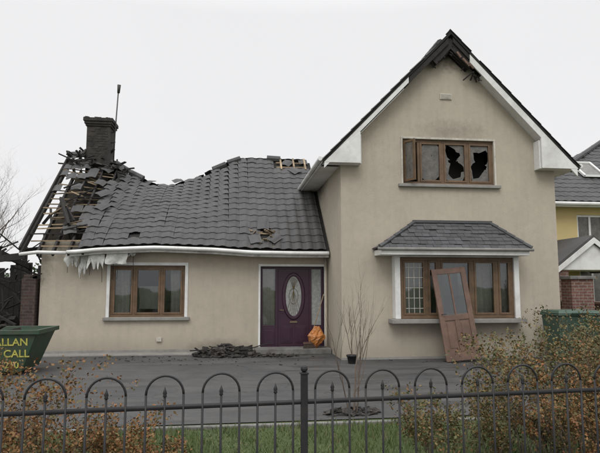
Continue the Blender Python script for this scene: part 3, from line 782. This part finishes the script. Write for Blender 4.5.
rubble('scattered_debris',5.6,11.8,1.6,.4,.003,60,smin=.006,smax=.03)
b=B()
for i in range(18):
    q=Vector((-.10+U(-.6,.6),13.4+U(-.3,.2),.05+U(0,.15))); b.beam(q,q+Vector((U(-.5,.5),U(-.2,.2),U(-.02,.17))),.04,.025)
b.obj('charred_timber_pieces',M_charwood)

# ------------------------------------------------------------------ plants
def branch(b,p,d,L,r,lvl,maxl,spread=.5,n=5,tips=None,grav=0.03,kids=(2,4),sides=5):
    pts=[p];rad=[r]; dd=d.copy(); q=p.copy()
    for i in range(n):
        dd=(dd+Vector((U(-1,1),U(-1,1),U(-1,1)))*.13+Vector((0,0,grav))).normalized(); q=q+dd*L/n
        pts.append(q.copy()); rad.append(r*(1-.62*(i+1)/n))
    b.tube(pts,rad,max(3,sides-lvl),0,False)
    if tips is not None and lvl>=maxl-1: tips.extend(pts[1:])
    if lvl<maxl:
        for k in range(random.randint(*kids)+(1 if lvl==0 else 0)):
            i=random.randint(max(1,n//3),n); a=Vector((U(-1,1),U(-1,1),U(-.2,.9))).normalized()
            branch(b,pts[i],(dd*(1-spread)+a*spread).normalized(),L*U(.5,.75),rad[i]*U(.55,.8),lvl+1,maxl,spread,max(3,n-1),tips,grav,kids,sides)
def bare_tree(name,x,y,h,r,maxl=5):
    b=B(); branch(b,Vector((x,y,-.05)),Vector((0,0,1)),h*.45,r,0,maxl,.52,6,None,.06,(3,5),8)
    b.obj(name,M_bark)
random.seed(21)
bare_tree('bare_tree',-12.0,29.6,9.4,.14,5)
bare_tree('bare_tree',-14.0,33,9.0,.15,5)
bare_tree('bare_tree',-17.5,36,9.5,.18,4)
def leaf(b,p,s,mi=1):
    a=Vector((U(-1,1),U(-1,1),U(-.6,1))).normalized(); c=a.cross(Vector((U(-1,1),U(-1,1),U(-1,1)))).normalized()
    b.add([p,p+a*s*.5+c*s*.3,p+a*s,p+a*s*.5-c*s*.3],[(0,1,2,3)],mi)
def shrub(name,cx,cy,rx,ry,h,lm,nst=26,lsz=.026,dens=5,seed=1,leafy=.7):
    random.seed(seed); b=B()
    for k in range(nst):
        a=U(0,6.28); r=math.sqrt(R()); x=cx+rx*r*math.cos(a)*.8; y=cy+ry*r*math.sin(a)*.8
        hh=h*(1-.35*r*r)*U(.6,1.2); tips=[]
        lean=Vector((math.cos(a)*r*.5+U(-.2,.2),math.sin(a)*r*.5+U(-.2,.2),1)).normalized()
        branch(b,Vector((x,y,-.02)),lean,hh*.64,.006,0,3,.46,5,tips,.03,(2,4),5)
        tips=[t for t in tips if t.z>.08]
        lf=leafy*U(.3,1.3)
        for t in tips:
            if t.z>h*1.15: continue
            for q in range(dens if R()<lf else random.randint(0,2)):
                leaf(b,t+Vector((U(-1,1),U(-1,1),U(-1,1)))*.028,lsz*U(.6,1.4))
    b.obj(name,[M_twig,lm])
i=0
for (x,y,rx,ry,h,m_,n) in ((-2.15,4.6,.6,.35,.98,M_leafR,22),(-1.35,4.35,.55,.35,.92,M_leafR,20),(-.75,4.5,.45,.3,.66,M_leafR,12),(-3.1,5.0,.6,.4,.9,M_leafG,20),
        (1.95,4.75,.4,.3,.78,M_leafG,11),(2.6,4.9,.55,.4,1.02,M_leafG,20),(3.35,5.2,.6,.4,1.12,M_leafG,22),(3.0,4.5,.5,.3,.98,M_leafR,16),(4.2,5.6,.6,.45,1.2,M_leafG,22),(3.9,4.9,.5,.4,1.1,M_leafR,16),(5.1,6.0,.6,.5,1.2,M_leafG,18)):
    i+=1; shrub('garden_shrub',x,y,rx,ry,h,m_,n,seed=30+i)
shrub('garden_shrub',6.9,9.0,.8,.5,1.15,M_leafG,24,.04,4,seed=77,leafy=.45)
shrub('garden_shrub',8.3,9.6,.8,.6,1.6,M_leafG,26,.04,4,seed=78,leafy=.5)
def pot(x,y,r,h,z=0):
    b=B(); n=18; vs=[];fs=[]
    pr=[(r*.7,0),(r*.95,h*.82),(r*1.08,h*.82),(r*1.08,h),(r*.92,h),(r*.88,h*.85),(0.001,h*.85)]
    for (q,zz) in pr:
        for k in range(n): vs.append((x+q*math.cos(2*math.pi*k/n),y+q*math.sin(2*math.pi*k/n),z+zz))
    for i in range(len(pr)-1):
        for k in range(n): fs.append((i*n+k,i*n+(k+1)%n,(i+1)*n+(k+1)%n,(i+1)*n+k))
    b.add(vs,fs); return b
random.seed(5)
e=empty('potted_sapling'); pot(2.55,11.8,.11,.18).obj('pot',M_black,e,True)
b=B()
for k in range(3): branch(b,Vector((2.55+U(-.03,.03),11.8,.12)),Vector((U(-.3,.0),U(-.1,.1),1)).normalized(),U(.8,1.1),.009,0,2,.30,7,None,.05,(1,3),6)
b.obj('stems',M_twig,e)
# orange plastic bag slumped by the door
b=B(); n=28; rows=18; vs=[];fs=[]; rr=random.Random(4)
for j in range(rows+1):
    t=j/rows
    r=.02+.19*math.sin(min(1,t*1.5+.12)*math.pi*.5)*(1-max(0,(t-.55)/.45)**1.3*.80)
    for k in range(n):
        a=2*math.pi*k/n
        cr=1+.10*math.sin(3*a+5*t)+.09*math.sin(7*a-9*t+1)+rr.uniform(-.07,.07)*(.4+t)
        vs.append((2.06+.06*t+r*cr*math.cos(a)*.95,13.82+r*cr*math.sin(a)*.75,.122+.50*t*(1+.05*math.sin(4*a))))
for j in range(rows):
    for k in range(n): fs.append((j*n+k,j*n+(k+1)%n,(j+1)*n+(k+1)%n,(j+1)*n+k))
fs.append(tuple(rows*n+k for k in range(n)))
b.add(vs,fs); b.obj('orange_bag',M_bag)
# broom leaning in the corner by the door
br_=empty('leaning_broom')
b=B(); b.tube([(1.92,13.72,.26),(2.34,14.13,1.42)],.012,8); b.obj('handle',M_tanwood,br_,True)
b=B(); Mb=Matrix.Translation((1.91,13.71,.20))@Matrix.Rotation(.3,4,'Z')
b.box(-.15,.15,-.03,.03,.03,.07,0,Mb)
for i in range(220):
    x=U(-.145,.145); yy=U(-.026,.026); p0=Mb@Vector((x,yy,.03)); p1=Mb@Vector((x*1.12+U(-.01,.01),yy+U(-.02,.02),-.075)); b.tube([p0,p1],.0025,3,1,False)
b.obj('head',[M_red,M_twig],br_)
# burnt sapling on lawn edge
b=B()
branch(b,Vector((1.58,7.2,0)),Vector((-.02,0,1)),1.0,.015,0,3,.28,8,None,.06,(2,3),7)
branch(b,Vector((1.62,7.25,0)),Vector((.16,0,1)).normalized(),1.1,.012,0,2,.26,8,None,.06,(2,3),7)
branch(b,Vector((1.52,7.2,0)),Vector((-.2,0,1)).normalized(),.85,.010,0,2,.28,7,None,.06,(1,3),7)
b.obj('bare_sapling',M_twig)

# ------------------------------------------------------------------ railings
fe=empty('iron_railing_fence'); b=B()
def FY(x): return 3.26+.077*(x+1.106)
PX=.44
random.seed(9)
def rod(x,z0,z1,r=.0068): b.tube([(x+U(-.002,.002),FY(x),z0),(x,FY(x),z1)],r,8)
def hoopunit(c):
    hw=.105+U(-.002,.002); ztop=1.10+U(-.004,.004); zs=ztop-hw
    for sx in (-1,1): rod(c+sx*hw,.05,zs)
    pts=[(c+hw*math.cos(math.pi*k/14),FY(c+hw*math.cos(math.pi*k/14)),zs+hw*math.sin(math.pi*k/14)) for k in range(15)]
    b.tube(pts,.0068,8)
    rod(c,.05,.985)
    b.tube([(c,FY(c),.980),(c,FY(c),.986),(c,FY(c),.992),(c,FY(c),1.004),(c,FY(c),1.038)],[.007,.012,.009,.012,.001],8)
for k in range(13): hoopunit(PX-.172-.315*k)
for k in range(17): hoopunit(PX+.172+.315*k)
xa,xb=PX-.172-.315*13,PX+.172+.315*17
for z in (.925,.12):
    A=Vector((xa,FY(xa),z)); C=Vector((xb,FY(xb),z)); b.beam(A,C,.010,.026)
b.obj('rails_and_hoops',M_black,fe,True)
b=B(); b.box(PX-.020,PX+.020,FY(PX)-.020,FY(PX)+.020,0,1.085)
b.box(PX-.025,PX+.025,FY(PX)-.025,FY(PX)+.025,1.085,1.097)
vs=[];fs=[]
n=12
for i in range(7):
    t=math.pi*i/6
    for k in range(n): vs.append((PX+.022*math.sin(t)*math.cos(2*math.pi*k/n)+.0,FY(PX)+.022*math.sin(t)*math.sin(2*math.pi*k/n),1.117-.022*math.cos(t)))
for i in range(6):
    for k in range(n): fs.append((i*n+k,i*n+(k+1)%n,(i+1)*n+(k+1)%n,(i+1)*n+k))
b.add(vs,fs); b.obj('post',M_black,fe,bevel=.003)
b=B(); b.box(-6,7,3.05,3.12,-.05,.04); 
b.obj('boundary_kerb',M_conc,bevel=.01)

# ------------------------------------------------------------------ neighbour
nb=empty('yellow_neighbour_house')
b=B()
NX0,NX1,NY0,NY1=10.0,20,18.0,25.2
ops=[(11.9,12.9,.9,2.3),(11.9,12.9,3.1,4.1)]
wall_front(b,[NX0,11.9,12.9,NX1],NY0,lambda x:4.5,ops)
b.add([(NX0,NY0,0),(NX0,NY1,0),(NX0,NY1,4.5),(NX0,NY0,4.5)],[(3,2,1,0)]); b.add([(NX1,NY0,0),(NX1,NY1,0),(NX1,NY1,4.5),(NX1,NY0,4.5)],[(0,1,2,3)])
b.add([(NX0,NY1,0),(NX1,NY1,0),(NX1,NY1,4.5),(NX0,NY1,4.5)],[(3,2,1,0)])
b.obj('walls',M_yellow,nb)
b=B(); b.box(NX0-.4,NX1+.4,NY0-.42,NY0-.38,4.32,4.5); b.box(NX0-.4,NX0-.36,NY0-.38,NY1+.4,4.32,4.5); b.box(NX0-.36,NX1+.4,NY0-.38,NY0-.002,4.36,4.39)
b.tube([(NX0-.4,NY0-.48,4.42),(NX1+.4,NY0-.48,4.42)],.06,8)
for o in ops:
    b.box(o[0],o[1],NY0+.05,NY0+.12,o[2],o[2]+.07); b.box(o[0],o[1],NY0+.05,NY0+.12,o[3]-.07,o[3]); 
    for q in (o[0],(o[0]+o[1])/2-.03,o[1]-.07): b.box(q,q+.07,NY0+.052,NY0+.118,o[2]+.07,o[3]-.07)
b.obj('eaves_and_frames',M_white,nb)
b=B()
for o in ops: b.add([(o[0],NY0+.09,o[2]),(o[1],NY0+.09,o[2]),(o[1],NY0+.09,o[3]),(o[0],NY0+.09,o[3])],[(0,1,2,3)])
b.obj('glass',M_sootglass,nb)
ex0,ex1,ey0,ey1=NX0-.45,NX1+.45,NY0-.45,NY1+.45; rx0,rx1,ry,rz=15.6,18.,21.6,7.7; ez=4.5
b=B(); b.add([(ex0,ey0,ez),(ex1,ey0,ez),(ex1,ey1,ez),(ex0,ey1,ez),(rx0,ry,rz),(rx1,ry,rz)],[(0,1,5,4),(1,2,5),(2,3,4,5),(3,0,4)]); b.obj('roof_deck',M_under,nb)
b=B()
def PN(x,s): return Vector((x,ey0+(ry-ey0)*s,ez+(rz-ez)*s))
tile_surface(b,PN,ex0,ex1,16,keep=lambda x,s: ex0+(rx0-ex0)*s<x<ex1+(rx1-ex1)*s)
def PN2(y,s): return Vector((ex0+(rx0-ex0)*s,y,ez+(rz-ez)*s))
tile_surface(b,PN2,ey0,ey1,18,keep=lambda y,s: ey0+(ry-ey0)*s<y<ey1+(ry-ey1)*s,flip=-1)
b.tube([(ex0,ey0,ez+.06),(rx0,ry,rz+.06)],.1,8); b.tube([(rx0,ry,rz+.06),(rx1,ry,rz+.06)],.1,8)
b.obj('roof_tiles',M_tile,nb)
b=B()
A=PN(12.9,.34);Bq=PN(13.7,.34);C=PN(13.7,.56);D=PN(12.9,.56); up=Vector((0,-.05,.09))
b.beam(A+up,Bq+up,.08,.08);b.beam(C+up,D+up,.08,.08);b.beam(A+up,D+up,.08,.08);b.beam(Bq+up,C+up,.08,.08)
b.obj('roof_window',M_white,nb)
b=B(); b.add([A+up,Bq+up,C+up,D+up],[(0,1,2,3)]); b.obj('roof_window_glass',M_sootglass,nb)
b=B(); px,py=10.95,15.9
for sx in (-.95,.95): b.box(px+sx-.15,px+sx+.15,py,py+.3,0,2.1)
b.obj('porch_pillars',M_brick,nb)
b=B(); b.prism([(px-1.2,2.12),(px+1.2,2.12),(px,2.92)],py-.05,py-.01)
b.prism([(px-1.42,2.04),(px-1.2,2.04),(px,2.93),(px+1.2,2.04),(px+1.42,2.04),(px,3.10)],py-.15,py-.11)
b.box(px-1.2,px+1.2,py-.005,NY0-.45,2.12,2.15); b.obj('porch_gable',M_white,nb)
b=B(); b.prism([(px-1.5,2.08),(px-1.35,2.06),(px,3.06),(px+1.35,2.06),(px+1.5,2.08),(px,3.18)],py-.10,NY0-.01); b.obj('porch_roof',M_tile,nb)
b=B(); b.box(8.55,9.15,13.3,13.75,-.03,1.80); bp=b.obj('brick_pillar',M_brick)
b=B(); b.box(8.50,9.20,13.25,13.80,1.80,1.88); b.obj('cap',M_conc,bp,bevel=.01)
b=B(); b.box(9.7,9.9,7.5,24,-.03,1.15); b.box(9.65,9.95,7.5,24,1.15,1.21); b.obj('boundary_wall',M_brick)
random.seed(3); b=B()
for i in range(14000):
    x=U(-70,70); y=58+U(0,5); h=2.2+1.4*math.sin(x*.22)+1.0*math.sin(x*.71+1)+.6*math.sin(x*1.9); z=U(0,1)**.8*max(1,h)
    s=U(.3,.6); leaf(b,Vector((x,y,z)),s,0)
b.obj('distant_hedge',M_hedge)

# ------------------------------------------------------------------ world / light / camera
w=bpy.data.worlds.new('World'); scene.world=w; w.use_nodes=True; nt=w.node_tree; nt.nodes.clear()
out=nt.nodes.new('ShaderNodeOutputWorld'); bg=nt.nodes.new('ShaderNodeBackground'); bg.inputs[1].default_value=.1
sky=nt.nodes.new('ShaderNodeTexSky'); sky.sky_type='NISHITA'; sky.sun_disc=False; sky.sun_elevation=math.radians(48); sky.sun_rotation=math.radians(200)
tc=nt.nodes.new('ShaderNodeTexCoord'); sp=nt.nodes.new('ShaderNodeSeparateXYZ'); nt.links.new(tc.outputs['Generated'],sp.inputs[0])
mr=nt.nodes.new('ShaderNodeMapRange'); nt.links.new(sp.outputs[2],mr.inputs[0]); mr.inputs[1].default_value=.45; mr.inputs[2].default_value=1; mr.inputs[3].default_value=9.1; mr.inputs[4].default_value=23
cl=noise(nt,tc.outputs['Generated'],2.2,5,.5)
k=math_(nt,'MULTIPLY',mr.outputs[0],math_(nt,'ADD',.94,math_(nt,'MULTIPLY',cl,.08)))
cmb=nt.nodes.new('ShaderNodeCombineColor'); nt.links.new(math_(nt,'MULTIPLY',k,.990),cmb.inputs[0]); nt.links.new(math_(nt,'MULTIPLY',k,.990),cmb.inputs[1]); nt.links.new(k,cmb.inputs[2])
hs=nt.nodes.new('ShaderNodeHueSaturation'); hs.inputs['Saturation'].default_value=.3; nt.links.new(sky.outputs[0],hs.inputs['Color'])
c_=mixc(nt,.95,hs.outputs[0],cmb.outputs[0])
nt.links.new(c_,bg.inputs[0]); nt.links.new(bg.outputs[0],out.inputs[0])
L=bpy.data.lights.new('sun','SUN'); L.energy=1.1; L.angle=math.radians(30); L.color=(1,.98,.95)
so=bpy.data.objects.new('sun',L); COL.objects.link(so)
az=math.radians(200); el=math.radians(48)
dirv=Vector((math.sin(az)*math.cos(el),math.cos(az)*math.cos(el),math.sin(el)))
so.rotation_euler=dirv.to_track_quat('Z','Y').to_euler()
cam=bpy.data.cameras.new('camera'); co=bpy.data.objects.new('camera',cam); COL.objects.link(co)
cam.sensor_width=36; cam.lens=560/600*36; cam.clip_end=2000; cam.clip_start=.05
co.location=(0,0,1.6); co.rotation_euler=(math.radians(90+6.17),0,math.radians(-7.0))
scene.camera=co
scene.view_settings.view_transform='Standard'; scene.view_settings.look='None'; scene.view_settings.exposure=0
